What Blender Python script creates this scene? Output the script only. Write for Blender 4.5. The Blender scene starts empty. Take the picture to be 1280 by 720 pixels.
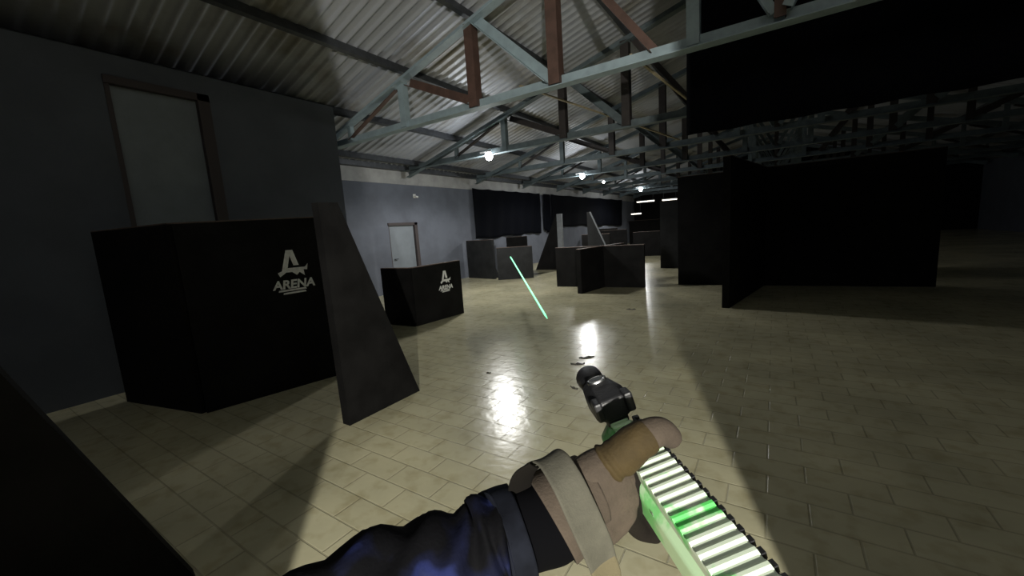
import bpy, bmesh, math, random
from mathutils import Vector, Matrix, noise
random.seed(7)
C = bpy.context.scene.collection
V = Vector
PI = math.pi

# ------------------------------------------------------------------ camera
CAM = V((0, 0, 1.65))
CR = V((0.837846, 0.541916, -0.065885))
CU = V((-0.023714, 0.156704, 0.987361)) * 1.0
CF = V((-0.545391, 0.825694, -0.144145))
CR.normalize(); CF.normalize(); CU = CR.cross(CF).normalized()
FPX = 500.0
cd = bpy.data.cameras.new('camera'); cam = bpy.data.objects.new('camera', cd); C.objects.link(cam)
cd.sensor_width = 36; cd.lens = FPX / 1280 * 36; cd.clip_start = .01; cd.clip_end = 200
m = Matrix((CR, CU, -CF)).transposed().to_4x4(); m.translation = CAM
cam.matrix_world = m
bpy.context.scene.camera = cam

def at(px, py, t):
    """point of the wearer's arm or gun: direction measured in the photo, t metres ahead"""
    return CAM + t * (CF + (px - 640) / FPX * CR + (360 - py) / FPX * CU)

# ------------------------------------------------------------------ materials
def mat(name, col, rough=.6, metal=0, spec=None, noise_amt=0, noise_scale=8, bump=0, bump_scale=60, col2=None, emit=None, estr=0):
    mt = bpy.data.materials.new(name); mt.use_nodes = True
    nt = mt.node_tree; b = nt.nodes['Principled BSDF']
    b.inputs['Base Color'].default_value = (*col, 1)
    b.inputs['Roughness'].default_value = rough
    b.inputs['Metallic'].default_value = metal
    if spec is not None: b.inputs['Specular IOR Level'].default_value = spec
    if emit:
        b.inputs['Emission Color'].default_value = (*emit, 1); b.inputs['Emission Strength'].default_value = estr
    tc = nt.nodes.new('ShaderNodeTexCoord')
    if col2 or noise_amt:
        n = nt.nodes.new('ShaderNodeTexNoise'); n.inputs['Scale'].default_value = noise_scale
        n.inputs['Detail'].default_value = 5; n.inputs['Roughness'].default_value = .6
        nt.links.new(tc.outputs['Object'], n.inputs['Vector'])
        rp = nt.nodes.new('ShaderNodeValToRGB')
        c2 = col2 if col2 else tuple(c * (1 - noise_amt) for c in col)
        rp.color_ramp.elements[0].position = .38; rp.color_ramp.elements[0].color = (*c2, 1)
        rp.color_ramp.elements[1].position = .62; rp.color_ramp.elements[1].color = (*col, 1)
        nt.links.new(n.outputs['Fac'], rp.inputs['Fac'])
        nt.links.new(rp.outputs['Color'], b.inputs['Base Color'])
    if bump:
        n2 = nt.nodes.new('ShaderNodeTexNoise'); n2.inputs['Scale'].default_value = bump_scale; n2.inputs['Detail'].default_value = 4
        nt.links.new(tc.outputs['Object'], n2.inputs['Vector'])
        bp = nt.nodes.new('ShaderNodeBump'); bp.inputs['Strength'].default_value = bump; bp.inputs['Distance'].default_value = .01
        nt.links.new(n2.outputs['Fac'], bp.inputs['Height']); nt.links.new(bp.outputs['Normal'], b.inputs['Normal'])
    return mt

def floor_mat():
    mt = bpy.data.materials.new('polished_paver_floor'); mt.use_nodes = True
    nt = mt.node_tree; b = nt.nodes['Principled BSDF']; L = nt.links.new
    tc = nt.nodes.new('ShaderNodeTexCoord')
    br = nt.nodes.new('ShaderNodeTexBrick')
    br.inputs['Scale'].default_value = 1; br.inputs['Brick Width'].default_value = .40; br.inputs['Row Height'].default_value = .20
    br.inputs['Mortar Size'].default_value = .007; br.inputs['Mortar Smooth'].default_value = .5
    br.inputs['Color1'].default_value = (.49, .465, .325, 1); br.inputs['Color2'].default_value = (.445, .42, .29, 1)
    br.inputs['Mortar'].default_value = (.36, .34, .235, 1)
    L(tc.outputs['Object'], br.inputs['Vector'])
    n = nt.nodes.new('ShaderNodeTexNoise'); n.inputs['Scale'].default_value = .9; n.inputs['Detail'].default_value = 6
    L(tc.outputs['Object'], n.inputs['Vector'])
    rp = nt.nodes.new('ShaderNodeValToRGB'); rp.color_ramp.elements[0].position = .3; rp.color_ramp.elements[0].color = (.72, .72, .70, 1)
    rp.color_ramp.elements[1].position = .7; rp.color_ramp.elements[1].color = (1.08, 1.06, 1.02, 1)
    L(n.outputs['Fac'], rp.inputs['Fac'])
    mx = nt.nodes.new('ShaderNodeMix'); mx.data_type = 'RGBA'; mx.blend_type = 'MULTIPLY'; mx.inputs['Factor'].default_value = 1
    L(br.outputs['Color'], mx.inputs['A']); L(rp.outputs['Color'], mx.inputs['B'])
    n3 = nt.nodes.new('ShaderNodeTexNoise'); n3.inputs['Scale'].default_value = 7; n3.inputs['Detail'].default_value = 3
    L(tc.outputs['Object'], n3.inputs['Vector'])
    rp3 = nt.nodes.new('ShaderNodeValToRGB'); rp3.color_ramp.elements[0].position = .3; rp3.color_ramp.elements[0].color = (.82, .80, .74, 1)
    rp3.color_ramp.elements[1].position = .5; rp3.color_ramp.elements[1].color = (1, 1, 1, 1)
    L(n3.outputs['Fac'], rp3.inputs['Fac'])
    mx2 = nt.nodes.new('ShaderNodeMix'); mx2.data_type = 'RGBA'; mx2.blend_type = 'MULTIPLY'; mx2.inputs['Factor'].default_value = 1
    L(mx.outputs['Result'], mx2.inputs['A']); L(rp3.outputs['Color'], mx2.inputs['B'])
    L(mx2.outputs['Result'], b.inputs['Base Color'])
    b.inputs['Roughness'].default_value = FLOOR_ROUGH
    b.inputs['Specular IOR Level'].default_value = .32
    bp = nt.nodes.new('ShaderNodeBump'); bp.inputs['Strength'].default_value = .5; bp.inputs['Distance'].default_value = .005
    inv = nt.nodes.new('ShaderNodeMath'); inv.operation = 'SUBTRACT'; inv.inputs[0].default_value = 1
    L(br.outputs['Fac'], inv.inputs[1])
    ad = nt.nodes.new('ShaderNodeMath'); ad.operation = 'ADD'
    n4 = nt.nodes.new('ShaderNodeTexNoise'); n4.inputs['Scale'].default_value = 9; n4.inputs['Detail'].default_value = 2
    L(tc.outputs['Object'], n4.inputs['Vector'])
    L(inv.outputs[0], ad.inputs[0]); L(n4.outputs['Fac'], ad.inputs[1])
    L(ad.outputs[0], bp.inputs['Height']); L(bp.outputs['Normal'], b.inputs['Normal'])
    return mt
FLOOR_ROUGH = .23

M = {}
M['floor'] = floor_mat()
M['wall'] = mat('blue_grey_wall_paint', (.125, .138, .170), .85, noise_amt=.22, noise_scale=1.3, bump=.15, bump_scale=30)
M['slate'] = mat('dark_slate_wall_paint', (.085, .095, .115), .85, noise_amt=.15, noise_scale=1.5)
M['fascia'] = mat('white_fascia', (.36, .36, .35), .7, noise_amt=.25, noise_scale=2)
M['sheet'] = mat('galvanised_sheet', (.36, .375, .41), .5, .2, col2=(.19, .175, .145), noise_scale=.7)
for n_ in M['sheet'].node_tree.nodes:
    if n_.type == 'VALTORGB': n_.color_ramp.elements[0].position = .30; n_.color_ramp.elements[1].position = .50
M['teal'] = mat('teal_steel_paint', (.29, .37, .405), .55, 0, noise_amt=.2, noise_scale=5)
M['rust'] = mat('red_oxide_steel', (.10, .056, .043), .65, noise_amt=.3, noise_scale=6)
M['tealshade'] = mat('painted_backlit_teal_steel', (.125, .16, .17), .6, noise_amt=.3, noise_scale=5)  # backlit look of the far trusses painted into the teal
M['darkpost'] = mat('painted_backlit_brown_steel', (.036, .029, .027), .65, noise_amt=.3, noise_scale=6)  # same backlit darkness painted into far posts and diagonals
M['darksteel'] = mat('dark_steel', (.06, .065, .072), .5, .3, noise_amt=.3)
M['ply'] = mat('black_painted_plywood', (.0105, .0102, .0102), .7, spec=.08, noise_amt=.4, noise_scale=3, bump=.2, bump_scale=40)
M['plygrey'] = mat('charcoal_painted_plywood', (.021, .022, .023), .65, spec=.2, noise_amt=.35, noise_scale=3)
M['edge'] = mat('worn_plywood_edge', (.12, .085, .07), .7, noise_amt=.4, noise_scale=9)
M['paleedge'] = mat('pale_bare_plywood_edge', (.20, .215, .23), .6, noise_amt=.2)
M['black'] = mat('black_painted_end_wall', (.008, .008, .009), .85, spec=.1)
M['tarp'] = mat('black_tarpaulin', (.0025, .003, .005), .85, spec=.05, bump=.3, bump_scale=6)
M['door'] = mat('pale_grey_door', (.19, .215, .24), .5, noise_amt=.12, noise_scale=3)
M['doorframe'] = mat('dark_brown_door_frame', (.045, .035, .035), .6)
M['white'] = mat('white_paint', (.75, .75, .73), .6, noise_amt=.2, noise_scale=20)
M['lampbody'] = mat('white_lamp_body', (.7, .7, .7), .5)
M['bulb'] = mat('lit_bulb', (1, 1, 1), .5, emit=(.93, .97, 1), estr=28)
M['tube'] = mat('lit_tube', (1, 1, 1), .5, emit=(1, .93, .8), estr=3)
M['timber'] = mat('pale_timber', (.40, .34, .22), .7, noise_amt=.3)
M['scrap'] = mat('dark_scrap', (.05, .045, .035), .8)
M['streak'] = mat('green_tracer_light', (.1, .8, .35), .4, emit=(.30, 1, .55), estr=1.3)
M['gunblack'] = mat('black_polymer', (.0045, .0045, .0055), .5, bump=.1, bump_scale=200)
M['steel'] = mat('bright_metal_ring', (.8, .8, .8), .22, 1)
M['glass'] = mat('dark_lens_button', (.05, .055, .06), .12)
M['gunglow'] = mat('painted_glow_polymer', (.50, .70, .44), .4, col2=(.20, .60, .20), noise_scale=16)  # green glow of the tracer unit painted into the polymer colour
M['gunwhite'] = mat('white_painted_glow_polymer', (.54, .62, .49), .5, col2=(.10, .58, .12), noise_scale=16)  # tracer glow painted as green patches on white polymer
for k in ('gunglow', 'gunwhite'):
    b = M[k].node_tree.nodes['Principled BSDF']
    for n in M[k].node_tree.nodes:
        if n.type == 'VALTORGB':
            n.color_ramp.elements[0].position = .41; n.color_ramp.elements[1].position = .50
M['glove'] = mat('tan_glove_fabric', (.042, .032, .0235), .9, spec=.2, noise_amt=.22, noise_scale=25, bump=.15, bump_scale=350)
M['pad'] = mat('olive_brown_pad', (.026, .017, .005), .85, spec=.2, noise_amt=.25, noise_scale=30, bump=.15, bump_scale=300)
M['palm'] = mat('painted_shade_glove', (.0055, .0042, .0032), .85, spec=.1, bump=.1, bump_scale=300)  # shade between hand and rifle painted as dark finger colour
M['strap'] = mat('grey_tan_strap', (.047, .0445, .034), .9, spec=.2, noise_amt=.2, noise_scale=35, bump=.12, bump_scale=420)
M['lining'] = mat('black_brown_lining', (.0035, .003, .0025), .95, spec=.05)
M['straptip'] = mat('mustard_strap_tip', (.055, .045, .022), .9, bump=.1, bump_scale=300)
M['cuffgrey'] = mat('grey_blue_rolled_cuff', (.0065, .0075, .0115), .9, spec=.05, noise_amt=.6, noise_scale=14)
M['cuff'] = mat('black_cuff_cloth', (.0012, .0012, .0016), .95, spec=.03)

def jacket_mat():
    mt = mat('navy_camouflage_cloth', (.008, .009, .014), .85, spec=.05, bump=.1, bump_scale=250)
    nt = mt.node_tree; b = nt.nodes['Principled BSDF']; L = nt.links.new
    tc = nt.nodes.new('ShaderNodeTexCoord')
    n = nt.nodes.new('ShaderNodeTexNoise'); n.inputs['Scale'].default_value = 15; n.inputs['Detail'].default_value = 2.5
    L(tc.outputs['Object'], n.inputs['Vector'])
    rp = nt.nodes.new('ShaderNodeValToRGB'); rp.color_ramp.interpolation = 'EASE'
    e = rp.color_ramp.elements
    e[0].position = .48; e[0].color = (.0016, .0016, .0021, 1)
    e[1].position = .56; e[1].color = (.0028, .0034, .010, 1)
    x = e.new(.62); x.color = (.008, .011, .042, 1)
    x = e.new(.665); x.color = (.010, .013, .040, 1)
    x = e.new(.695); x.color = (.09, .10, .14, 1)
    L(n.outputs['Fac'], rp.inputs['Fac']); L(rp.outputs['Color'], b.inputs['Base Color'])
    return mt
M['jacket'] = jacket_mat()

# ------------------------------------------------------------------ helpers
def obj(name, bm, material, parent=None, smooth=False, loc=None):
    me = bpy.data.meshes.new(name)
    bmesh.ops.recalc_face_normals(bm, faces=bm.faces[:])
    bm.to_mesh(me); bm.free()
    me.materials.append(material)
    if smooth:
        for p in me.polygons: p.use_smooth = True
    o = bpy.data.objects.new(name, me); C.objects.link(o)
    if parent:
        o.parent = parent
        o.matrix_parent_inverse = Matrix.Identity(4)
    if loc is not None: o.location = loc
    return o
def tag(o, label, cat, group=None, kind=None):
    if label: o['label'] = label
    if cat: o['category'] = cat
    if group: o['group'] = group
    if kind: o['kind'] = kind
    return o
def thing(name, label, cat, loc=(0, 0, 0), rz=0, group=None):
    o = bpy.data.objects.new(name, None); C.objects.link(o); o.empty_display_size = .1
    o.location = loc; o.rotation_euler = (0, 0, rz)
    return tag(o, label, cat, group)
def struct(name, bm, mt, smooth=False, label=None, cat=None):
    o = obj(name, bm, mt, smooth=smooth); o['kind'] = 'structure'
    if label: o['label'] = label
    if cat: o['category'] = cat
    return o
def box(bm, lo, hi, bev=0):
    r = bmesh.ops.create_cube(bm, size=1)
    lo = V(lo); hi = V(hi)
    for v in r['verts']:
        v.co = V(((v.co.x + .5) * (hi.x - lo.x) + lo.x, (v.co.y + .5) * (hi.y - lo.y) + lo.y, (v.co.z + .5) * (hi.z - lo.z) + lo.z))
    if bev:
        es = list({e for v in r['verts'] for e in v.link_edges})
        bmesh.ops.bevel(bm, geom=es, offset=bev, segments=2, affect='EDGES', profile=.5)
    return bm
def bar(bm, a, b, w, h, up=(0, 0, 1)):
    """rectangular bar from a to b"""
    a = V(a); b = V(b); d = (b - a); L = d.length; d.normalize()
    up = V(up); s = d.cross(up)
    if s.length < 1e-4: s = d.cross(V((0, 1, 0)))
    s.normalize(); u = s.cross(d).normalized()
    vs = []
    for p in (a, b):
        for sx, sy in ((-1, -1), (1, -1), (1, 1), (-1, 1)):
            vs.append(bm.verts.new(p + s * sx * w / 2 + u * sy * h / 2))
    for f in ((0, 1, 2, 3), (7, 6, 5, 4), (0, 4, 5, 1), (1, 5, 6, 2), (2, 6, 7, 3), (3, 7, 4, 0)):
        bm.faces.new([vs[i] for i in f])
    return bm
def angle_bar(bm, a, b, w, t=.012, flip=1, up=(0, 0, 1)):
    """steel L angle from a to b"""
    a = V(a); b = V(b); d = (b - a).normalized(); s = d.cross(V(up))
    if s.length < 1e-4: s = d.cross(V((0, 1, 0)))
    s.normalize(); u = s.cross(d).normalized()
    prof = [(0, 0), (w, 0), (w, t), (t, t), (t, w), (0, w)]
    rings = []
    for p in (a, b):
        rings.append([bm.verts.new(p + s * (x - w / 2) * flip + u * (y - w / 2)) for x, y in prof])
    n = len(prof)
    for i in range(n):
        bm.faces.new((rings[0][i], rings[0][(i + 1) % n], rings[1][(i + 1) % n], rings[1][i]))
    bm.faces.new(rings[0][::-1]); bm.faces.new(rings[1])
    return bm
def prism(bm, pts, n, depth):
    """closed outline pts (3-D, coplanar) pushed by depth along n"""
    n = V(n).normalized() * depth
    a = [bm.verts.new(V(p)) for p in pts]; b = [bm.verts.new(V(p) + n) for p in pts]
    bm.faces.new(a); bm.faces.new(b[::-1])
    for i in range(len(a)):
        j = (i + 1) % len(a); bm.faces.new((a[i], b[i], b[j], a[j]))
    return bm
def loft(bm, path, radii, seg=16, squash=None, caps=True, disp=None, ref=None):
    """round tube along path with a radius per point"""
    P = [V(p) for p in path]; n = len(P); rings = []
    ref = V(ref) if ref else V((.13, .2, .97))
    for i in range(n):
        d = (P[min(i + 1, n - 1)] - P[max(i - 1, 0)]).normalized()
        s = d.cross(ref).normalized(); u = s.cross(d).normalized()
        r = radii[i]; rx, ry = (r if isinstance(r, tuple) else (r, r))
        ring = []
        for k in range(seg):
            a = 2 * PI * k / seg
            p = P[i] + s * math.cos(a) * rx + u * math.sin(a) * ry
            if disp: p = p + (p - P[i]).normalized() * disp(p, i, a)
            ring.append(bm.verts.new(p))
        rings.append(ring)
    for i in range(n - 1):
        for k in range(seg):
            bm.faces.new((rings[i][k], rings[i][(k + 1) % seg], rings[i + 1][(k + 1) % seg], rings[i + 1][k]))
    if caps:
        bm.faces.new(rings[0][::-1]); bm.faces.new(rings[-1])
    return bm
def spline(pts, n):
    """Catmull-Rom through tuples of any length"""
    out = []; P = [pts[0]] + list(pts) + [pts[-1]]
    m_ = len(pts) - 1
    for q in range(n):
        x = q / (n - 1) * m_; i = min(int(x), m_ - 1); t = x - i
        a, b, c, d = P[i], P[i + 1], P[i + 2], P[i + 3]
        out.append(tuple(.5 * (2 * b[k] + (c[k] - a[k]) * t + (2 * a[k] - 5 * b[k] + 4 * c[k] - d[k]) * t * t + (3 * b[k] - a[k] - 3 * c[k] + d[k]) * t ** 3) for k in range(len(b))))
    return out
def ball(bm, c, r, seg=16):
    q = bmesh.ops.create_uvsphere(bm, u_segments=seg, v_segments=max(6, seg // 2), radius=1)
    rr = V(r) if not isinstance(r, (int, float)) else V((r, r, r))
    for v in q['verts']: v.co = V((v.co.x * rr.x, v.co.y * rr.y, v.co.z * rr.z)) + V(c)
    return bm

# ------------------------------------------------------------------ room shell
XL, XR, Y0, YE = -9.5, 9.5, -7.0, 33.0
EAVE, SL = 3.68, .285
def roof_z(x): return EAVE + SL * (9.54 - abs(x))

bm = bmesh.new(); box(bm, (XL - .2, Y0, -.15), (XR + .2, YE, 0)); struct('floor', bm, M['floor'], label='polished beige brick paver floor of the hall', cat='floor')

DY0, DY1, DZ = 8.02, 9.12, 2.05      # the pale door in the left wall
bm = bmesh.new()
box(bm, (XL - .2, Y0, 0), (XL, DY0, 3.22)); box(bm, (XL - .2, DY1, 0), (XL, YE, 3.22)); box(bm, (XL - .2, DY0, DZ), (XL, DY1, 3.22))
struct('wall_left', bm, M['wall'], label='blue grey painted left wall of the hall', cat='wall')
bm = bmesh.new(); box(bm, (XL - .2, Y0, 3.22), (XL + .02, YE, 3.62))
struct('trim_1', bm, M['fascia'], label='white fascia band along the top of the left wall', cat='trim')
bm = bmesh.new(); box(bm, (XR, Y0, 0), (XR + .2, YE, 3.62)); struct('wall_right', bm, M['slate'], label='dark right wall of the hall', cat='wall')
bm = bmesh.new(); prism(bm, [(XL, YE, 0), (XR, YE, 0), (XR, YE, 3.6), (0, YE, 6.35), (XL, YE, 3.6)], (0, 1, 0), .2)
struct('wall_back', bm, M['black'], label='dark end wall of the hall', cat='wall')
bm = bmesh.new(); prism(bm, [(XL, Y0, 0), (XR, Y0, 0), (XR, Y0, 3.6), (0, Y0, 6.35), (XL, Y0, 3.6)], (0, -1, 0), .2)
struct('wall_front', bm, M['slate'], label='dark wall at the camera end of the hall', cat='wall')
# corrugated roof: two pitched sheets of real ribs
bm = bmesh.new()
pitch, amp, sub = .20, .024, 10
ny = int((YE - Y0) / pitch * sub)
for s in (-1, 1):
    for j, dz in enumerate((0,)):
        prev = None
        for i in range(ny + 1):
            y = Y0 + i * pitch / sub
            ph = 2 * PI * y / pitch
            w = math.cos(ph); w = -amp * 1.5 * max(0, (w - .1) / .9) ** 1.2
            a = bm.verts.new((s * 9.75, y, roof_z(9.75) + w)); c_ = bm.verts.new((0, y, roof_z(0) + w))
            if prev: bm.faces.new((prev[0], a, c_, prev[1]))
            prev = (a, c_)
struct('ceiling', bm, M['sheet'], smooth=True, label='corrugated galvanised steel roof sheeting', cat='roof')

bm = bmesh.new(); box(bm, (XL + .03, Y0 + .05, 3.60), (XL + .22, YE - .05, 3.74))
struct('trim_2', bm, M['darksteel'], label='dark eaves beam above the white fascia band', cat='trim')

# door in the left wall
d = thing('door_1', 'pale grey flush door with a dark frame in the blue grey wall', 'door', (XL, (DY0 + DY1) / 2, 0)); d['kind'] = 'structure'
bm = bmesh.new(); box(bm, (-.10, DY0 + .06 - 8.57, .01), (-.05, DY1 - .08 - 8.57, DZ - .05), .004); obj('door_panel', bm, M['door'], d)
bm = bmesh.new()
box(bm, (-.12, DY1 - .09 - 8.57, 0), (.035, DY1 + .03 - 8.57, DZ + .03)); box(bm, (-.12, DY0 - .02 - 8.57, DZ - .05), (.035, DY1 + .03 - 8.57, DZ + .03)); box(bm, (-.12, DY0 - 8.57, 0), (-.03, DY0 + .05 - 8.57, DZ))
obj('door_frame', bm, M['doorframe'], d)
bm = bmesh.new(); bar(bm, (-.05, -.40, 1.0), (.01, -.40, 1.0), .02, .02); bar(bm, (.005, -.40, 1.0), (.005, -.29, 1.0), .018, .022); obj('door_handle', bm, M['darksteel'], d)

# slate side room standing out from the left wall
SX, SY = -6.6, 4.63
QY0, QY1, QZ = 1.66, 2.68, 3.72
bm = bmesh.new()
SH = 4.0
box(bm, (SX - .12, Y0, 0), (SX, QY0, SH)); box(bm, (SX - .12, QY1, 0), (SX, SY, SH)); box(bm, (SX - .12, QY0, QZ), (SX, QY1, SH))
box(bm, (XL + .03, SY - .12, 0), (SX - .12, SY, 3.5))
prism(bm, [(SX - .12, SY - .12, 3.5), (SX - .12, SY - .12, 4.0), (SX - 2.4, SY - .12, 3.5)], (0, 1, 0), .12)
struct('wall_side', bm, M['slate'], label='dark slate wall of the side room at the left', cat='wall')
d = thing('door_2', 'tall grey door in the dark slate side wall', 'door', (SX, (QY0 + QY1) / 2, 0)); d['kind'] = 'structure'
h = (QY1 - QY0) / 2
bm = bmesh.new(); box(bm, (-.09, -h + .03, .01), (-.05, h - .12, QZ - .06), .004); obj('door_panel', bm, M['door'], d)
bm = bmesh.new(); box(bm, (-.12, h - .12, 0), (.03, h + .02, QZ + .03)); box(bm, (-.12, -h - .02, QZ - .06), (.03, h + .02, QZ + .03)); box(bm, (-.12, -h - .02, 0), (.005, -h + .03, QZ)); obj('door_frame', bm, M['doorframe'], d)

# unseen wall added behind the camera; its slot keeps light off the sides
FH = V((CF.x, CF.y, 0)).normalized(); RH = V((FH.y, -FH.x, 0))
DW, DT = .62, 3.3
KEYPOS = CAM - FH * 2.6; KEYPOS.z = 2.0
gc = CAM - FH * .36; gc.z = 0
bm = bmesh.new()
for s in (-1, 1):
    a = gc + RH * s * DW; b = gc + RH * s * 5.2
    prism(bm, [a, b, b + V((0, 0, 4.4)), a + V((0, 0, 4.4))], -FH, .06)
a = gc - RH * DW; b = gc + RH * DW
prism(bm, [a + V((0, 0, DT)), b + V((0, 0, DT)), b + V((0, 0, 4.4)), a + V((0, 0, 4.4))], -FH, .06)
struct('wall_light_mask', bm, M['slate'], label='added dark wall whose slot masks the light behind the camera', cat='wall')

# purlins along the hall under the sheets
for k, x in enumerate((-8.9, -7.35, -5.76, -4.2, -2.65, -1.1, 1.1, 2.65, 4.2, 5.76, 7.35, 8.9)):
    bm = bmesh.new(); z = roof_z(x) - .10
    a = math.atan(SL) * (1 if x < 0 else -1)
    bar(bm, (x, Y0 + .05, z), (x, YE - .05, z), .07, .14, up=(-math.sin(a), 0, math.cos(a)))
    o = struct('roof_purlin', bm, M['darksteel'])

# ------------------------------------------------------------------ roof trusses
def make_truss():
    t = thing('roof_truss', 'x', 'roof truss', (0, 0, 0), 0, 'steel roof trusses')
    def p(name, parts, mt):
        bm = bmesh.new()
        for a, b, w in parts: angle_bar(bm, a, b, w)
        return obj(name, bm, mt, t)
    zb = 3.68
    def zt(x): return roof_z(x) - .32
    p('bottom_chord', [((-9.46, 0, zb), (9.46, 0, zb), .17)], M['teal'])
    for s in (-1, 1):
        p('top_chord', [((s * 9.3, 0, zt(9.3) + .05), (0, 0, zt(0)), .165)], M['teal'])
        xs = [5.76, 4.12, 2.66, .85]
        for i, x in enumerate(xs):
            p('post', [((s * x, .07, zb - .03), (s * x, .07, zt(x)), (.13, .16, .17, .14)[i])], M['teal'] if i in (0, 3) else M['rust'])
        p('diagonal', [((s * 5.6, .05, zt(5.6) - .08), (s * 4.2, .05, zb + .1), .14)], M['rust'])
        p('diagonal', [((s * 3.98, -.03, zt(3.98) - .02), (s * 2.72, -.03, zb + .06), .15)], M['teal'])
        p('diagonal', [((s * 2.5, .04, zt(2.5) - .05), (s * 1.3, .04, zb + .06), .10)], M['rust'])
        p('diagonal', [((s * 1.1, -.03, zt(1.1) - .05), (s * .06, -.03, zb + .06), .10)], M['teal'])
        p('diagonal', [((s * 7.4, .03, zb + .05), (s * 5.9, .03, zt(5.9) - .05), .08)], M['rust'])
        p('post', [((s * 7.35, .05, zb), (s * 7.35, .05, zt(7.35)), .09)], M['teal'])
    p('king_post', [((0, .05, zb), (0, .05, zt(0)), .11)], M['rust'])
    return t
tr0 = make_truss()
TY = [5.46 + 3.32 * k for k in range(9)]
TL = ['nearest teal steel roof truss crossing the top of the picture', 'second roof truss from the camera, carrying the nearest lit lamp',
      'third roof truss from the camera, between the two brightest lamps', 'fourth roof truss from the camera, carrying the second lit lamp',
      'fifth roof truss from the camera, behind the second lit lamp', 'sixth roof truss from the camera, deep in the hall',
      'seventh roof truss from the camera, carrying the farthest bright lamp', 'eighth roof truss from the camera, second from the end wall', 'last roof truss, closest to the end wall']
for i, y in enumerate(TY):
    if i == 0: r = tr0
    else:
        r = tr0.copy(); C.objects.link(r)
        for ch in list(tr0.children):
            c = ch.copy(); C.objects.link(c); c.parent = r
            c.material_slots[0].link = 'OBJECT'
            c.material_slots[0].material = M['tealshade'] if ch.data.materials[0] is M['teal'] or ch.data.materials[0].name.startswith('teal') else M['darkpost']
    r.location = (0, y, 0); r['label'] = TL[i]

# ------------------------------------------------------------------ lamps
def pendant(loc, label, size=.085, watts=60, lit=True):
    t = thing('bulkhead_lamp', label, 'lamp', loc, 0, 'bare bulb lamps under the roof trusses')
    bm = bmesh.new(); loft(bm, [(0, 0, .0), (0, 0, .05), (0, 0, .075)], [.06, .055, .03], 14); obj('lamp_holder', bm, M['lampbody'], t, True)
    bm = bmesh.new()
    bar(bm, (-.28, .02, .055), (.05, .02, .055), .05, .03); obj('bracket', bm, M['lampbody'], t)
    bm = bmesh.new(); ball(bm, (0, 0, -.06), (size, size, size * 1.1)); o = obj('bulb', bm, M['bulb'], t, True)
    if watts:
        ld = bpy.data.lights.new('lamp_light', 'POINT'); ld.energy = watts; ld.shadow_soft_size = .12; ld.color = (.93, .97, 1)
        lo = bpy.data.objects.new('lamp_light', ld); C.objects.link(lo); lo.parent = t; lo.location = (0, 0, -.28)
        ld.energy = watts * .3
        ld = bpy.data.lights.new('lamp_down_light', 'SPOT'); ld.energy = watts * 1.1; ld.shadow_soft_size = .2; ld.color = (1, .98, .93); ld.spot_size = math.radians(168); ld.spot_blend = .35
        lo = bpy.data.objects.new('lamp_down_light', ld); C.objects.link(lo); lo.parent = t; lo.location = (0, 0, -.26)
    return t
pendant((-6.2, 8.72, 3.62), 'nearest lit bulb lamp, hung above the left side of the hall', .10, 290)
pendant((-6.42, 15.3, 3.62), 'second lit bulb lamp along the row, under the fourth truss', .10, 290)
pendant((-6.85, 25.25, 3.62), 'farthest bright bulb lamp, above the far barricades', .11, 270)
pendant((-6.75, 18.6, 3.62), 'small dim bulb lamp between the second and farthest lit lamps', .05, 12)

for i, (x, y, z, L, lab) in enumerate(((-7.55, 29, 3.0, 1.25, 'glowing tube light under the far ceiling, left of its pair'), (-6.0, 29.2, 2.98, 1.0, 'glowing tube light under the far ceiling beside the tall far panel'), (-8.3, 29.3, 2.2, .75, 'short glowing tube light low in the dark far corner'))):
    t = thing('tube_light', lab, 'light', (x, y, z), 0, 'tube lights at the far end')
    bm = bmesh.new(); box(bm, (-L / 2, -.04, .0), (L / 2, .04, .05), .006); obj('batten_housing', bm, M['lampbody'], t)
    bm = bmesh.new(); loft(bm, [(-L / 2 + .03, 0, -.03), (L / 2 - .03, 0, -.03)], [.03, .03], 10); obj('tube', bm, M['tube'], t, True)
    bm = bmesh.new()
    for sx in (-.4, .4): bar(bm, (sx * L, 0, .05), (sx * L, 0, 3.75 - z), .012, .012, up=(0, 1, 0))
    obj('hanger', bm, M['darksteel'], t)

# ------------------------------------------------------------------ things on the left wall
def tarp(name, label, y0, y1, zt, zb0, zb1, seed, x=XL + .07):
    bm = bmesh.new(); nx, nz = 60, 16; g = []
    for i in range(nx + 1):
        u = i / nx; col = []
        for j in range(nz + 1):
            v = j / nz; zb = zb0 + (zb1 - zb0) * u + .03 * math.sin(u * 17 + seed)
            z = zt + (zb - zt) * v - .03 * abs(math.sin(u * PI * 5)) * (1 - v)
            dx = .035 * math.sin(u * 38 + seed + v * 2) * (.3 + v) + .03 * noise.noise((u * 6, v * 3, seed))
            col.append(bm.verts.new((x + .02 + dx, y0 + (y1 - y0) * u, z)))
        g.append(col)
    for i in range(nx):
        for j in range(nz): bm.faces.new((g[i][j], g[i + 1][j], g[i + 1][j + 1], g[i][j + 1]))
    o = obj(name, bm, M['tarp'], smooth=True)
    md = o.modifiers.new('t', 'SOLIDIFY'); md.thickness = .006
    return tag(o, label, 'tarpaulin', 'black sheets on the left wall')
tarp('hanging_tarpaulin', 'black tarpaulin on the left wall beside the bare painted part', 12.0, 17.15, 3.27, 1.38, 1.42, 1)
tarp('hanging_tarpaulin', 'long black tarpaulin on the left wall running to the far end', 18.3, 29.6, 3.27, 1.70, 1.42, 2)
tarp('hanging_tarpaulin', 'narrow strip of black sheet hanging between two wide tarpaulins', 17.45, 18.15, 3.27, 1.55, 1.30, 3, XL + .1)

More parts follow.
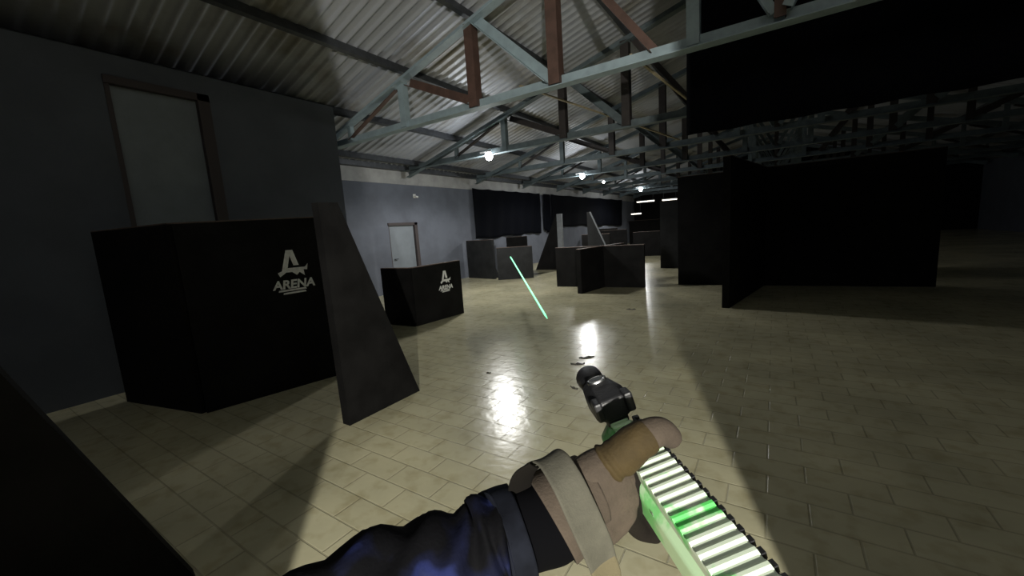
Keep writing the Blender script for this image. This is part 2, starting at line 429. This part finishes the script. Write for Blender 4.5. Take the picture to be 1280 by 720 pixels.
t = thing('wall_fitting', 'small white fitting high on the blue grey wall above the door', 'fitting', (XL, 9.16, 2.89))
bm = bmesh.new(); box(bm, (0, -.05, -.06), (.03, .05, .06), .006); obj('mount', bm, M['white'], t)
bm = bmesh.new(); loft(bm, [(.03, 0, 0), (.09, .02, -.01)], [.018, .018], 10); obj('arm', bm, M['white'], t, True)
bm = bmesh.new(); loft(bm, [(.08, -.03, -.02), (.09, .0, -.025), (.10, .06, -.035)], [.025, .03, .03], 14); obj('fitting_head', bm, M['white'], t, True)

# ------------------------------------------------------------------ barricades
def panel_parts(parent, a, b, h, th=.09, mt='ply', edge='edge', name='panel', h2=None):
    """upright sheet from floor point a to floor point b (parent space) with a worn bare top edge"""
    a = V((a[0], a[1], 0)); b = V((b[0], b[1], 0)); h2 = h2 or h
    d = (b - a).normalized(); n = V((d.y, -d.x, 0))
    e = .012
    bm = bmesh.new()
    prism(bm, [a - n * th / 2 + V((0, 0, .0)), b - n * th / 2, b - n * th / 2 + V((0, 0, h2 - e)), a - n * th / 2 + V((0, 0, h - e))], n, th)
    o = obj(name, bm, M[mt], parent)
    bm = bmesh.new()
    prism(bm, [a - n * th / 2 + V((0, 0, h - e)), b - n * th / 2 + V((0, 0, h2 - e)), b - n * th / 2 + V((0, 0, h2)), a - n * th / 2 + V((0, 0, h))], n, th)
    obj('top_edge', bm, M[edge], o)
    return o

def emblem(parent, org, ux, n, s):
    """white A badge over the word ARENA, painted on a panel face; org centre, ux reading direction, s height of the A"""
    org = V(org); ux = V(ux).normalized(); n = V(n).normalized(); uz = V((0, 0, 1))
    bm = bmesh.new()
    polys = [[(-.44, -.28), (-.30, -.22), (-.10, .50), (.12, .50), (.26, -.05), (.09, -.05), (.0, .30), (-.13, -.20), (-.20, -.30), (-.38, -.42)],
             [(-.17, -.13), (.46, -.13), (.56, -.02), (.52, -.24), (.40, -.22), (.42, -.44), (.26, -.30), (.16, -.40), (.02, -.28), (-.19, -.28)]]
    for P in polys:
        prism(bm, [org + ux * x * s + uz * y * s + n * .001 for x, y in P], n, .004)
    obj('badge', bm, M['white'], parent)
    cu = bpy.data.curves.new('t', 'FONT'); cu.body = 'ARENA'; cu.align_x = 'CENTER'; cu.align_y = 'CENTER'; cu.size = s * .42; cu.extrude = .003; cu.offset = s * .012; cu.shear = .15
    tmp = bpy.data.objects.new('t', cu); C.objects.link(tmp)
    dg = bpy.context.evaluated_depsgraph_get(); me = bpy.data.meshes.new_from_object(tmp.evaluated_get(dg))
    bpy.data.objects.remove(tmp)
    me.materials.clear(); me.materials.append(M['white'])
    o = bpy.data.objects.new('lettering', me); C.objects.link(o); o.parent = parent
    mm = Matrix((ux, n.cross(ux) if (n.cross(ux)).z > 0 else -n.cross(ux), n)).transposed().to_4x4()
    mm.translation = org - uz * s * .72 + ux * s * .03 + n * .003
    o.matrix_local = mm
    bm = bmesh.new()
    for x0, x1, y in ((-.5, .42, -.95), (-.36, .40, -1.05)):
        prism(bm, [org + ux * x * s + uz * z * s + n * .001 for x, z in ((x0, y), (x1, y + .02), (x1 - .03, y + .08), (x0 + .02, y + .06))], n, .004)
    obj('underline', bm, M['white'], parent)

def folded(name, label, A, B, D, h, s):
    t = thing(name, label, 'barricade', (B[0], B[1], 0), 0, 'folded black barricades with the white emblem')
    a = (A[0] - B[0], A[1] - B[1]); d_ = (D[0] - B[0], D[1] - B[1])
    panel_parts(t, a, (0, 0), h)
    p = panel_parts(t, (0, 0), d_, h, h2=h * 1.015)
    dv = V((d_[0], d_[1], 0)); ux = dv.normalized(); n = V((ux.y, -ux.x, 0))
    emblem(p, dv * .63 + V((0, 0, h * .74)) + n * .045, ux, n, s)
    return t
folded('emblem_barricade', 'waist high folded black barricade with white emblem, in front of the pale door', (-6.25, 5.02), (-5.52, 5.05), (-5.42, 6.27), 1.09, .27)
folded('emblem_barricade', 'large folded black barricade with white emblem, in front of the slate side wall', (-6.15, 1.23), (-4.86, 1.5), (-4.50, 2.99), 1.93, .32)

def straight(name, label, a, b, h, mt='ply', th=.09, group=None):
    c = ((a[0] + b[0]) / 2, (a[1] + b[1]) / 2)
    t = thing(name, label, 'barricade', (c[0], c[1], 0), 0, group)
    panel_parts(t, (a[0] - c[0], a[1] - c[1]), (b[0] - c[0], b[1] - c[1]), h, th, mt)
    # a pair of foot blocks that keep the sheet upright, on its far side
    d = V((b[0] - a[0], b[1] - a[1], 0)).normalized(); n = V((d.y, -d.x, 0)); L = V((b[0] - a[0], b[1] - a[1], 0)).length
    sgn = 1 if (V((c[0], c[1], 0)) + n).length > (V((c[0], c[1], 0)) - n).length else -1
    for q in (-.36, .36):
        p0 = d * q * L + n * sgn * th / 2
        bm = bmesh.new(); prism(bm, [p0 - d * .02, p0 - d * .02 + n * sgn * .34, p0 - d * .02 + V((0, 0, min(.7, h * .6)))], d, .04)
        obj('brace', bm, M[mt], t)
    return t
straight('panel_barricade', 'charcoal panel barricade against the left wall under the black tarpaulin', (-9.38, 11.43), (-8.02, 11.16), 1.36, 'plygrey', .08)
straight('panel_barricade', 'charcoal square panel barricade standing second from the left wall', (-7.76, 10.95), (-6.77, 11.62), 1.08, 'plygrey', .10)
straight('panel_barricade', 'black panel barricade partly hidden behind the two charcoal panels', (-9.1, 13.6), (-8.3, 13.9), 1.36, 'ply', .08)

def tri(name, label, base, apex_dx, w, h, top, mt='ply', th=.11, rz=0, pale=True):
    """sloped panel: vertical side at local x=0, floor edge to x=w, narrow flat top of width top; apex side bare and pale"""
    t = thing(name, label, 'barricade', (*base, 0), rz, 'sloped panel barricades')
    s = 1 if w > 0 else -1
    bm = bmesh.new(); prism(bm, [(0, -th / 2, 0), (w, -th / 2, 0), (s * top, -th / 2, h), (0, -th / 2, h)], (0, 1, 0), th); o = obj('panel', bm, M[mt], t)
    return t, o
# sloped panel left of the crossed barricade, pale vertical end towards the right
t, o = tri('sloped_barricade', 'black sloped barricade with a pale vertical edge, left of the crossed barricade', (-6.92, 13.9), 0, -1.02, 2.1, .03)
bm = bmesh.new(); box(bm, (.002, -.055, .0), (.20, .06, 2.12), .004); obj('side_board', bm, M['paleedge'], o)
t, o = tri('sloped_barricade', 'grey sloped barricade with a pale slanting edge behind the crossed barricade', (-4.72, 11.5), 0, .92, 2.02, .07, 'plygrey', rz=.25)
bm = bmesh.new(); 
prism(bm, [(.07, -.055, 2.02), (.92, -.055, 0), (.96, -.055, 0), (.11, -.055, 2.02)], (0, 1, 0), .11); obj('slanting_edge', bm, M['paleedge'], o)

# nearest sloped panel, cut by the left side of the vertical video
t = thing('sloped_barricade', 'nearest black sloped barricade, leaning edge towards the open floor at the left', 'barricade', (-3.16, 2.85, 0), 0, 'sloped panel barricades')
bm = bmesh.new(); prism(bm, [(0, 0, 0), (0, -.86, 0), (0, -.88, 1.98), (0, -.70, 1.98)], (-1, 0, 0), .10); obj('panel', bm, M['ply'], t)
# leaning panel at the far left beside the camera
t = thing('sloped_barricade', 'big black sloped barricade beside the camera at the far left', 'barricade', (-2.42, .58, 0), 0, 'sloped panel barricades')
FL = V((-2.42, .58, 0)); nv = V((FL.y * 0 + .95, -.15, 0)).normalized()
dv = V((-nv.y, nv.x, 0))
bm = bmesh.new(); prism(bm, [(0, 0, 0), -dv * 1.6, -dv * 1.6 + V((0, 0, 2.45)), -dv * .86 + V((0, 0, 2.45))], -nv, .10); obj('panel', bm, M['ply'], t)

# crossed barricades
def crossed(label, A, B, F, K, h, th=.11, mt='ply'):
    c = ((A[0] + B[0]) / 2, (A[1] + B[1]) / 2)
    t = thing('crossed_barricade', label, 'barricade', (*c, 0), 0, 'crossed panel barricades')
    L = lambda p: (p[0] - c[0], p[1] - c[1])
    panel_parts(t, L(A), L(B), h, th, mt, name='panel')
    panel_parts(t, L(F), L(K), h * 1.002, th, mt, name='panel')
    return t
crossed('waist high black crossed barricade in the middle of the floor', (-5.03, 9.95), (-2.68, 10.12), (-3.93, 8.93), (-3.55, 11.1), 1.08, .12)
crossed('tall black crossed barricade at the right of the hall', (-2.0, 10.70), (2.67, 11.0), (-.70, 7.98), (.05, 12.3), 2.65, .12)

straight('panel_barricade', 'tall charcoal panel right of the crossed barricade, far down the hall', (-3.25, 14.32), (-.4, 14.6), 2.26, 'plygrey', .1)
straight('panel_barricade', 'dark panel barricade far down the hall left of the tall charcoal panel', (-5.6, 19.2), (-3.7, 19.5), 1.15, 'ply', .1)
straight('panel_barricade', 'dark panel barricade behind the sloped grey one', (-7.7, 19.6), (-6.1, 19.9), 1.3, 'ply', .1)
straight('panel_barricade', 'low dark panel barricade near the tarpaulin in the far corner', (-8.9, 22.6), (-7.6, 23.0), 1.35, 'plygrey', .1)
straight('panel_barricade', 'far black panel barricade under the glowing tube lights', (-7.4, 24.6), (-5.4, 24.9), 1.7, 'ply', .1)
straight('panel_barricade', 'low black panel barricade between the two sloped barricades', (-7.1, 16.6), (-5.9, 16.8), 1.22, 'ply', .1)

# black curtain added to keep the roof on the right dark
bm = bmesh.new(); nx, nz = 120, 12; g = []
for i in range(nx + 1):
    u = i / nx; x = -1.02 + 10.4 * u; col = []
    for j in range(nz + 1):
        v = j / nz; z0 = roof_z(x) - .26; z = z0 + (2.75 - z0) * v
        col.append(bm.verts.new((x, 6.1 + .05 * math.sin(x * 9) + .03 * noise.noise((x, v * 3, 0)), z)))
    g.append(col)
for i in range(nx):
    for j in range(nz): bm.faces.new((g[i][j], g[i + 1][j], g[i + 1][j + 1], g[i][j + 1]))
o = obj('darkening_curtain', bm, M['tarp'], smooth=True); o.modifiers.new('t', 'SOLIDIFY').thickness = .005
tag(o, 'black curtain added to darken the roof over the right side', 'curtain')

# timber laths lodged in the roof
for a, b, w, lab in (((-1.62, 5.62, 3.80), (-1.2, 8.5, 3.62), .035, 'pale timber lath lodged across the bottom of the nearest truss'), ((-3.9, 6.6, 4.2), (-2.2, 12.0, 3.75), .04, 'brownish timber lath lying across the trusses behind the nearest one')):
    bm = bmesh.new(); bar(bm, a, b, w, .025); tag(obj('timber_lath', bm, M['timber']), lab, 'timber')

# scraps on the floor
for i, (x, y, L, w, a, lab) in enumerate(((-1.92, 4.50, .20, .07, .7, 'dark torn scrap in the lamp reflection, the farther of two'), (-1.93, 4.24, .17, .06, .5, 'dark torn scrap in the lamp reflection, the nearer of two'), (-1.68, 3.56, .11, .022, -.4, 'curved dark chip on the floor left of the gun light'), (-2.77, 3.57, .06, .03, .3, 'tiny dark chip on the open floor near the nearest sloped barricade'), (-2.24, 7.44, .18, .05, .2, 'small dark scrap on the far floor in front of the crossed barricade'))):
    bm = bmesh.new(); n = 7; top = []; bot = []
    for k in range(n):
        u = k / (n - 1) - .5; ww = w * (1 - abs(u) * 1.5) * (.8 + .4 * random.random()); cy = .35 * L * u * u
        z = .002 + .016 * (.5 + .5 * math.sin(k * 2.1 + i))
        top.append(bm.verts.new((u * L, cy + ww / 2, z))); bot.append(bm.verts.new((u * L, cy - ww / 2, .001)))
    for k in range(n - 1): bm.faces.new((top[k], top[k + 1], bot[k + 1], bot[k]))
    o = obj('floor_scrap', bm, M['scrap'], loc=(x, y, .002)); o.rotation_euler.z = a
    o.modifiers.new('t', 'SOLIDIFY').thickness = .003
    tag(o, lab, 'scrap', 'scraps on the paver floor')

# flight trail of a green tracer, built as a glowing rod
bm = bmesh.new()
P = [at(684, 398, 3.2), at(661, 359.5, 4.9), at(638, 321, 9.0)]
A, B = P[0], P[2]
loft(bm, [A, A + (B - A) * .02, B - (B - A) * .02, B], [.003, .0085, .014, .005], 10)
tag(obj('tracer_streak', bm, M['streak'], smooth=True), 'thin green tracer trail built as a glowing rod above the open floor', 'streak')

# ------------------------------------------------------------------ gun
GF = at(749, 499, .62); GB = at(880, 665, .34)
gy = (GF - GB).normalized()
gx = CR * math.cos(math.radians(20)) + CU * math.sin(math.radians(20)); gx = (gx - gy * gx.dot(gy)).normalized()
gz = gx.cross(gy).normalized()
GL = (GF - GB).length
gun = thing('airsoft_rifle', 'white toy rifle with painted green tracer glow, held in the gloved hand', 'rifle')
gm = Matrix((gx, gy, gz)).transposed().to_4x4(); gm.translation = GB
gun.matrix_world = gm
def ring_loft(bm, secs):
    rings = []
    for y, prof in secs: rings.append([bm.verts.new((x, y, z)) for x, z in prof])
    n = len(rings[0])
    for i in range(len(rings) - 1):
        for k in range(n): bm.faces.new((rings[i][k], rings[i][(k + 1) % n], rings[i + 1][(k + 1) % n], rings[i + 1][k]))
    bm.faces.new(rings[0][::-1]); bm.faces.new(rings[-1])
def octo(w, h, c=.3, dz=0):
    cx, cz = w * c, h * c
    return [(-w / 2 + cx, -h / 2 + dz), (w / 2 - cx, -h / 2 + dz), (w / 2, -h / 2 + cz + dz), (w / 2, h / 2 - cz + dz), (w / 2 - cx, h / 2 + dz), (-w / 2 + cx, h / 2 + dz), (-w / 2, h / 2 - cz + dz), (-w / 2, -h / 2 + cz + dz)]
bm = bmesh.new()
ring_loft(bm, [(-.10, octo(.050, .066, .22, -.033)), (GL - .085, octo(.057, .062, .22, -.030)), (GL - .068, octo(.052, .056, .26, -.029))])
hg = obj('handguard', bm, M['gunglow'], gun)
md = hg.modifiers.new('b', 'BEVEL'); md.width = .003; md.segments = 2
# vent slots on the flanks and screws
bm = bmesh.new()
for k in range(4):
    y = .02 + k * .055
    for s in (-1, 1): box(bm, (s * .0225 - .003, y, -.040), (s * .0225 + .003, y + .030, -.028), .002)
obj('vent_slot', bm, M['gunblack'], hg)
bm = bmesh.new()
for y in (.085, .055, .145):
    for s in (-1, 1):
        q = bmesh.ops.create_cone(bm, cap_ends=True, segments=12, radius1=.0042, radius2=.0038, depth=.004, matrix=Matrix.Translation((s * .0245, y, -.016)) @ Matrix.Rotation(PI / 2, 4, 'Y'))
obj('screw', bm, M['steel'], hg)
# ribbed rail cover on top
bm = bmesh.new(); box(bm, (-.0205, -.09, -.004), (.0205, .165, .0117), .002)
y = -.088
while y < .155:
    q = bmesh.ops.create_cone(bm, cap_ends=True, segments=14, radius1=.0072, radius2=.0072, depth=.040, matrix=Matrix.Translation((0, y + .006, .006)) @ Matrix.Rotation(PI / 2, 4, 'Y'))
    y += .0135
obj('ribbed_rail_cover', bm, M['gunwhite'], gun)
bm = bmesh.new(); box(bm, (.0195, -.09, -.006), (.0245, .20, .004), .001)
y = -.08
while y < .19:
    box(bm, (.021, y, .003), (.0255, y + .006, .009)); y += .012
obj('side_rail', bm, M['gunblack'], gun)
bm = bmesh.new(); box(bm, (-.011, .165, -.004), (.011, GL - .06, .004), .001)
y = .17
while y < GL - .07: box(bm, (-.0125, y, .002), (.0125, y + .006, .008), .001); y += .011
obj('top_rail', bm, M['gunglow'], gun)
bm = bmesh.new(); loft(bm, [(0, GL - .08, -.03), (0, GL - .05, -.03)], [.011, .011], 16, ref=(0, 0, 1)); obj('barrel', bm, M['gunblack'], gun, True)
# compact black weapon light
wl0 = GL - .092
def rr(w, h, c, z):  return [(x, zz + z) for x, zz in octo(w, h, c)]
bm = bmesh.new()
ring_loft(bm, [(wl0, rr(.050, .026, .25, .026)), (wl0 + .004, rr(.054, .032, .22, .026)), (wl0 + .038, rr(.054, .036, .24, .027)), (wl0 + .055, rr(.050, .036, .28, .027)), (wl0 + .075, rr(.044, .034, .3, .027)), (wl0 + .082, rr(.036, .03, .32, .026))])
wl = obj('weapon_light', bm, M['gunblack'], gun)
md = wl.modifiers.new('b', 'BEVEL'); md.width = .003; md.segments = 2
bm = bmesh.new(); loft(bm, [(0, wl0 + .078, .026), (0, wl0 + .086, .026), (0, wl0 + .12, .026), (0, wl0 + .124, .026)], [.016, .019, .021, .0195], 20, ref=(0, 0, 1)); obj('light_head', bm, M['gunblack'], wl, True)
bm = bmesh.new(); loft(bm, [(0, wl0 + .120, .026), (0, wl0 + .126, .026)], [.0165, .0165], 20, ref=(0, 0, 1)); obj('lens', bm, M['glass'], wl)
# oval button with a bright rim on the top
zt = .0453
bm = bmesh.new(); n = 28; rings = []
for (k, zz) in ((1.0, zt - .002), (1.0, zt + .002), (.78, zt + .003), (.72, zt + .001)):
    rings.append([bm.verts.new((math.cos(2 * PI * i / n) * .0142 * k, wl0 + .060 + math.sin(2 * PI * i / n) * .0098 * k, zz)) for i in range(n)])
for i in range(3):
    for k in range(n): bm.faces.new((rings[i][k], rings[i][(k + 1) % n], rings[i + 1][(k + 1) % n], rings[i + 1][k]))
bt = obj('button_rim', bm, M['steel'], wl, True)
bm = bmesh.new(); q = bmesh.ops.create_cone(bm, cap_ends=True, segments=24, radius1=1, radius2=.9, depth=.003)
for v in bm.verts: v.co = V((v.co.x * .0108, v.co.y * .0072 + wl0 + .060, v.co.z + zt + .001))
obj('button', bm, M['glass'], wl)
bm = bmesh.new()
for s in (-1, 1): box(bm, (s * .021 - .0055, wl0 - .007, .018), (s * .021 + .0055, wl0 + .014, .045), .003)
obj('clamp_ear', bm, M['gunblack'], wl)
bm = bmesh.new(); box(bm, (-.015, wl0 + .002, .003), (.015, wl0 + .07, .014), .002); obj('rail_clamp', bm, M['gunblack'], wl)

# ------------------------------------------------------------------ the person's arm
pr = thing('person', 'outstretched arm of a person in navy camouflage jacket and tan glove holding the rifle', 'person', at(560, 700, .38))
po = pr.location.copy()
def pobj(name, bm, mt, parent=None, smooth=True):
    for v in bm.verts: v.co -= po
    o = obj(name, bm, mt, parent or pr, smooth)
    return o
def cpath(pts, n):
    return [at(*p[:3]) for p in spline(pts, n)], [p[3] for p in spline(pts, n)]
# jacket sleeve
P, R = cpath([(340, 840, .34, .056), (450, 752, .36, .050), (540, 712, .375, .044), (596, 690, .385, .040), (614, 679, .390, .0455), (624, 675, .393, .042), (640, 668, .397, .0425), (650, 664, .399, .0415)], 60)
def wr(p, i, a):
    u = i / 59
    f = .0045 * noise.noise(p * 38) + .004 * math.sin(u * 52 + 2.5 * math.sin(a * 2 + 1)) * (1 if u < .8 else .3)
    return f
bm = bmesh.new(); loft(bm, P, R, 40, disp=wr); sl = pobj('jacket_sleeve', bm, M['jacket'])
P, R = cpath([(614, 680, .390, .0475), (622, 677, .393, .0485), (636, 671, .3965, .0475), (652, 664, .4, .0455)], 16)
bm = bmesh.new(); loft(bm, P, R, 40, disp=lambda p, i, a: .0022 * noise.noise(p * 45)); pobj('rolled_cuff', bm, M['cuffgrey'], sl)
# black inner cuff
P, R = cpath([(636, 668, .396, .037), (664, 658, .402, .039), (690, 650, .408, .0395), (708, 645, .412, .036)], 18)
bm = bmesh.new(); loft(bm, P, R, 32, disp=lambda p, i, a: .0008 * noise.noise(p * 40)); pobj('inner_cuff', bm, M['cuff'])
# glove: palm, back of the hand, fingers and thumb grown into one surface
def caps(bm, pts, n=14, seg=14):
    P, R = cpath(pts, n)
    ball(bm, P[0], R[0], 14); ball(bm, P[-1], R[-1], 14)
    loft(bm, P, R, seg)
bm = bmesh.new()
caps(bm, [(700, 640, .418, .035), (725, 618, .425, .034), (748, 600, .432, .031)])                 # wrist to heel
for k, (px, py, t) in enumerate(((771, 577, .437), (781, 597, .436), (784, 618, .433), (779, 637, .428))):   # four metacarpals
    caps(bm, [(722, 606 + 10 * k, .424, .024), ((722 + px) / 2 + 4, (606 + 10 * k + py) / 2 - 3, .424, .022), (px - 4, py, t, .0185)])
caps(bm, [(715, 650, .42, .030), (738, 650, .425, .029), (754, 650, .43, .025), (766, 645, .432, .021)])
caps(bm, [(725, 606, .418, .024), (746, 588, .422, .022), (762, 580, .43, .02)])                    # thumb mound
fing = [[(774, 575, .438, .0165), (792, 590, .462, .0145), (806, 612, .487, .013), (826, 618, .497, .0115)],
        [(784, 596, .437, .0165), (798, 610, .462, .0148), (808, 630, .482, .0132), (828, 640, .492, .0118)],
        [(786, 617, .434, .0160), (797, 630, .456, .0142), (808, 648, .474, .0128), (830, 656, .482, .0112)],
        [(780, 637, .429, .0150), (790, 648, .450, .0130), (800, 662, .466, .0115), (818, 668, .474, .0100)]]
thumb = [(742, 592, .424, .0185), (764, 577, .424, .0182), (787, 560, .423, .018), (808, 545, .424, .0172), (825, 539, .428, .0155), (838, 546, .438, .0125)]
caps(bm, thumb, 22)
gl = pobj('glove', bm, M['glove'])
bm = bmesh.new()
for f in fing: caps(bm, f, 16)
gf = pobj('fingers', bm, M['palm'], gl); gf['label'] = 'gripping fingers of the glove, darkened by painted shade'
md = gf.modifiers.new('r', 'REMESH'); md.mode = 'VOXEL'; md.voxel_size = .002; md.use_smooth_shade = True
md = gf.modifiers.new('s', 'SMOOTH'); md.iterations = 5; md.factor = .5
md = gl.modifiers.new('r', 'REMESH'); md.mode = 'VOXEL'; md.voxel_size = .0022; md.use_smooth_shade = True
md = gl.modifiers.new('s', 'SMOOTH'); md.iterations = 6; md.factor = .5
# olive brown padded cover with folds round the thumb
P, R = cpath([(746, 589, .4225, .0198), (760, 580, .4225, .0202), (773, 571, .422, .0202), (787, 560, .421, .020), (801, 549, .422, .0192), (808, 544, .4235, .0183)], 40)
def pf(p, i, a):
    u = i / 39
    return .0026 * math.sin(u * 36 + .8 * math.sin(a)) * max(0, 1 - u * 2.0) * min(1, u * 8) + .0015 * noise.noise(p * 70)
bm = bmesh.new(); loft(bm, P, R, 32, disp=pf); pobj('thumb_pad', bm, M['pad'])
# gauntlet opening round the wrist, with its dark lining
ax = (at(755, 605, .43) - at(600, 685, .385)).normalized()
def ribbon(name, pts, n, halfw, th, mt, parent=None, wv=ax):
    Q = [(at(*q[:3]), q[3] if len(q) > 3 else 1) for q in spline(pts, n)]
    bm = bmesh.new(); rows = []
    for i, (p, k) in enumerate(Q):
        d = (Q[min(i + 1, n - 1)][0] - Q[max(i - 1, 0)][0]).normalized()
        w = (wv - d * wv.dot(d)).normalized(); nn = d.cross(w).normalized()
        row = []
        for q in range(9):
            v = q / 4 - 1
            row.append(bm.verts.new(p + w * halfw * k * v + nn * (.0022 * v * v + .0012 * noise.noise(p * 50 + V((v, 0, 0))))))
        rows.append(row)
    for i in range(n - 1):
        for q in range(8): bm.faces.new((rows[i][q], rows[i + 1][q], rows[i + 1][q + 1], rows[i][q + 1]))
    o = pobj(name, bm, mt, parent)
    md = o.modifiers.new('t', 'SOLIDIFY'); md.thickness = th; md.offset = 0
    md = o.modifiers.new('b', 'SUBSURF'); md.levels = 1; md.render_levels = 1
    return o
st = ribbon('wrist_strap', [(672, 612, .44, .9), (667, 588, .425, .95), (685, 572, .402, 1), (706, 598, .375, 1), (727, 642, .362, 1), (745, 682, .362, .98), (754, 706, .368, .9)], 44, .0158, .003, M['strap'])
ribbon('strap_tip', [(752, 702, .3665, .9), (759, 720, .372, .88), (764, 738, .379, .75)], 14, .0158, .0034, M['straptip'], st)
ribbon('strap_loop', [(656, 632, .405, .5), (652, 622, .402, .95), (651, 608, .398, 1.05), (657, 594, .394, 1), (669, 583, .392, .7)], 30, .0125, .003, M['lining'], st)
P, R = cpath([(688, 648, .412, .046), (704, 636, .416, .044), (722, 620, .423, .0385), (738, 610, .428, .036)], 16)
bm = bmesh.new(); loft(bm, P, R, 72, caps=False, disp=lambda p, i, a: .0006 * noise.noise(p * 30)); o = pobj('gauntlet', bm, M['glove'])
md = o.modifiers.new('t', 'SOLIDIFY'); md.thickness = .003; md.offset = -1

# ------------------------------------------------------------------ light
def point(name, loc, e, size, col=(1, .97, .9)):
    ld = bpy.data.lights.new(name, 'POINT'); ld.energy = e; ld.shadow_soft_size = size; ld.color = col
    o = bpy.data.objects.new(name, ld); C.objects.link(o); o.location = loc; return o
point('unseen_key_light', KEYPOS, 1520, .03, (1, .97, .88))  # unseen light added behind the slotted wall to brighten the centre

w = bpy.data.worlds.new('world'); bpy.context.scene.world = w; w.use_nodes = True
w.node_tree.nodes['Background'].inputs['Color'].default_value = (.02, .022, .026, 1)
w.node_tree.nodes['Background'].inputs['Strength'].default_value = .6

vs = bpy.context.scene.view_settings
vs.view_transform = 'Standard'; vs.look = 'None'; vs.gamma = 1; vs.use_curve_mapping = False; vs.exposure = 0
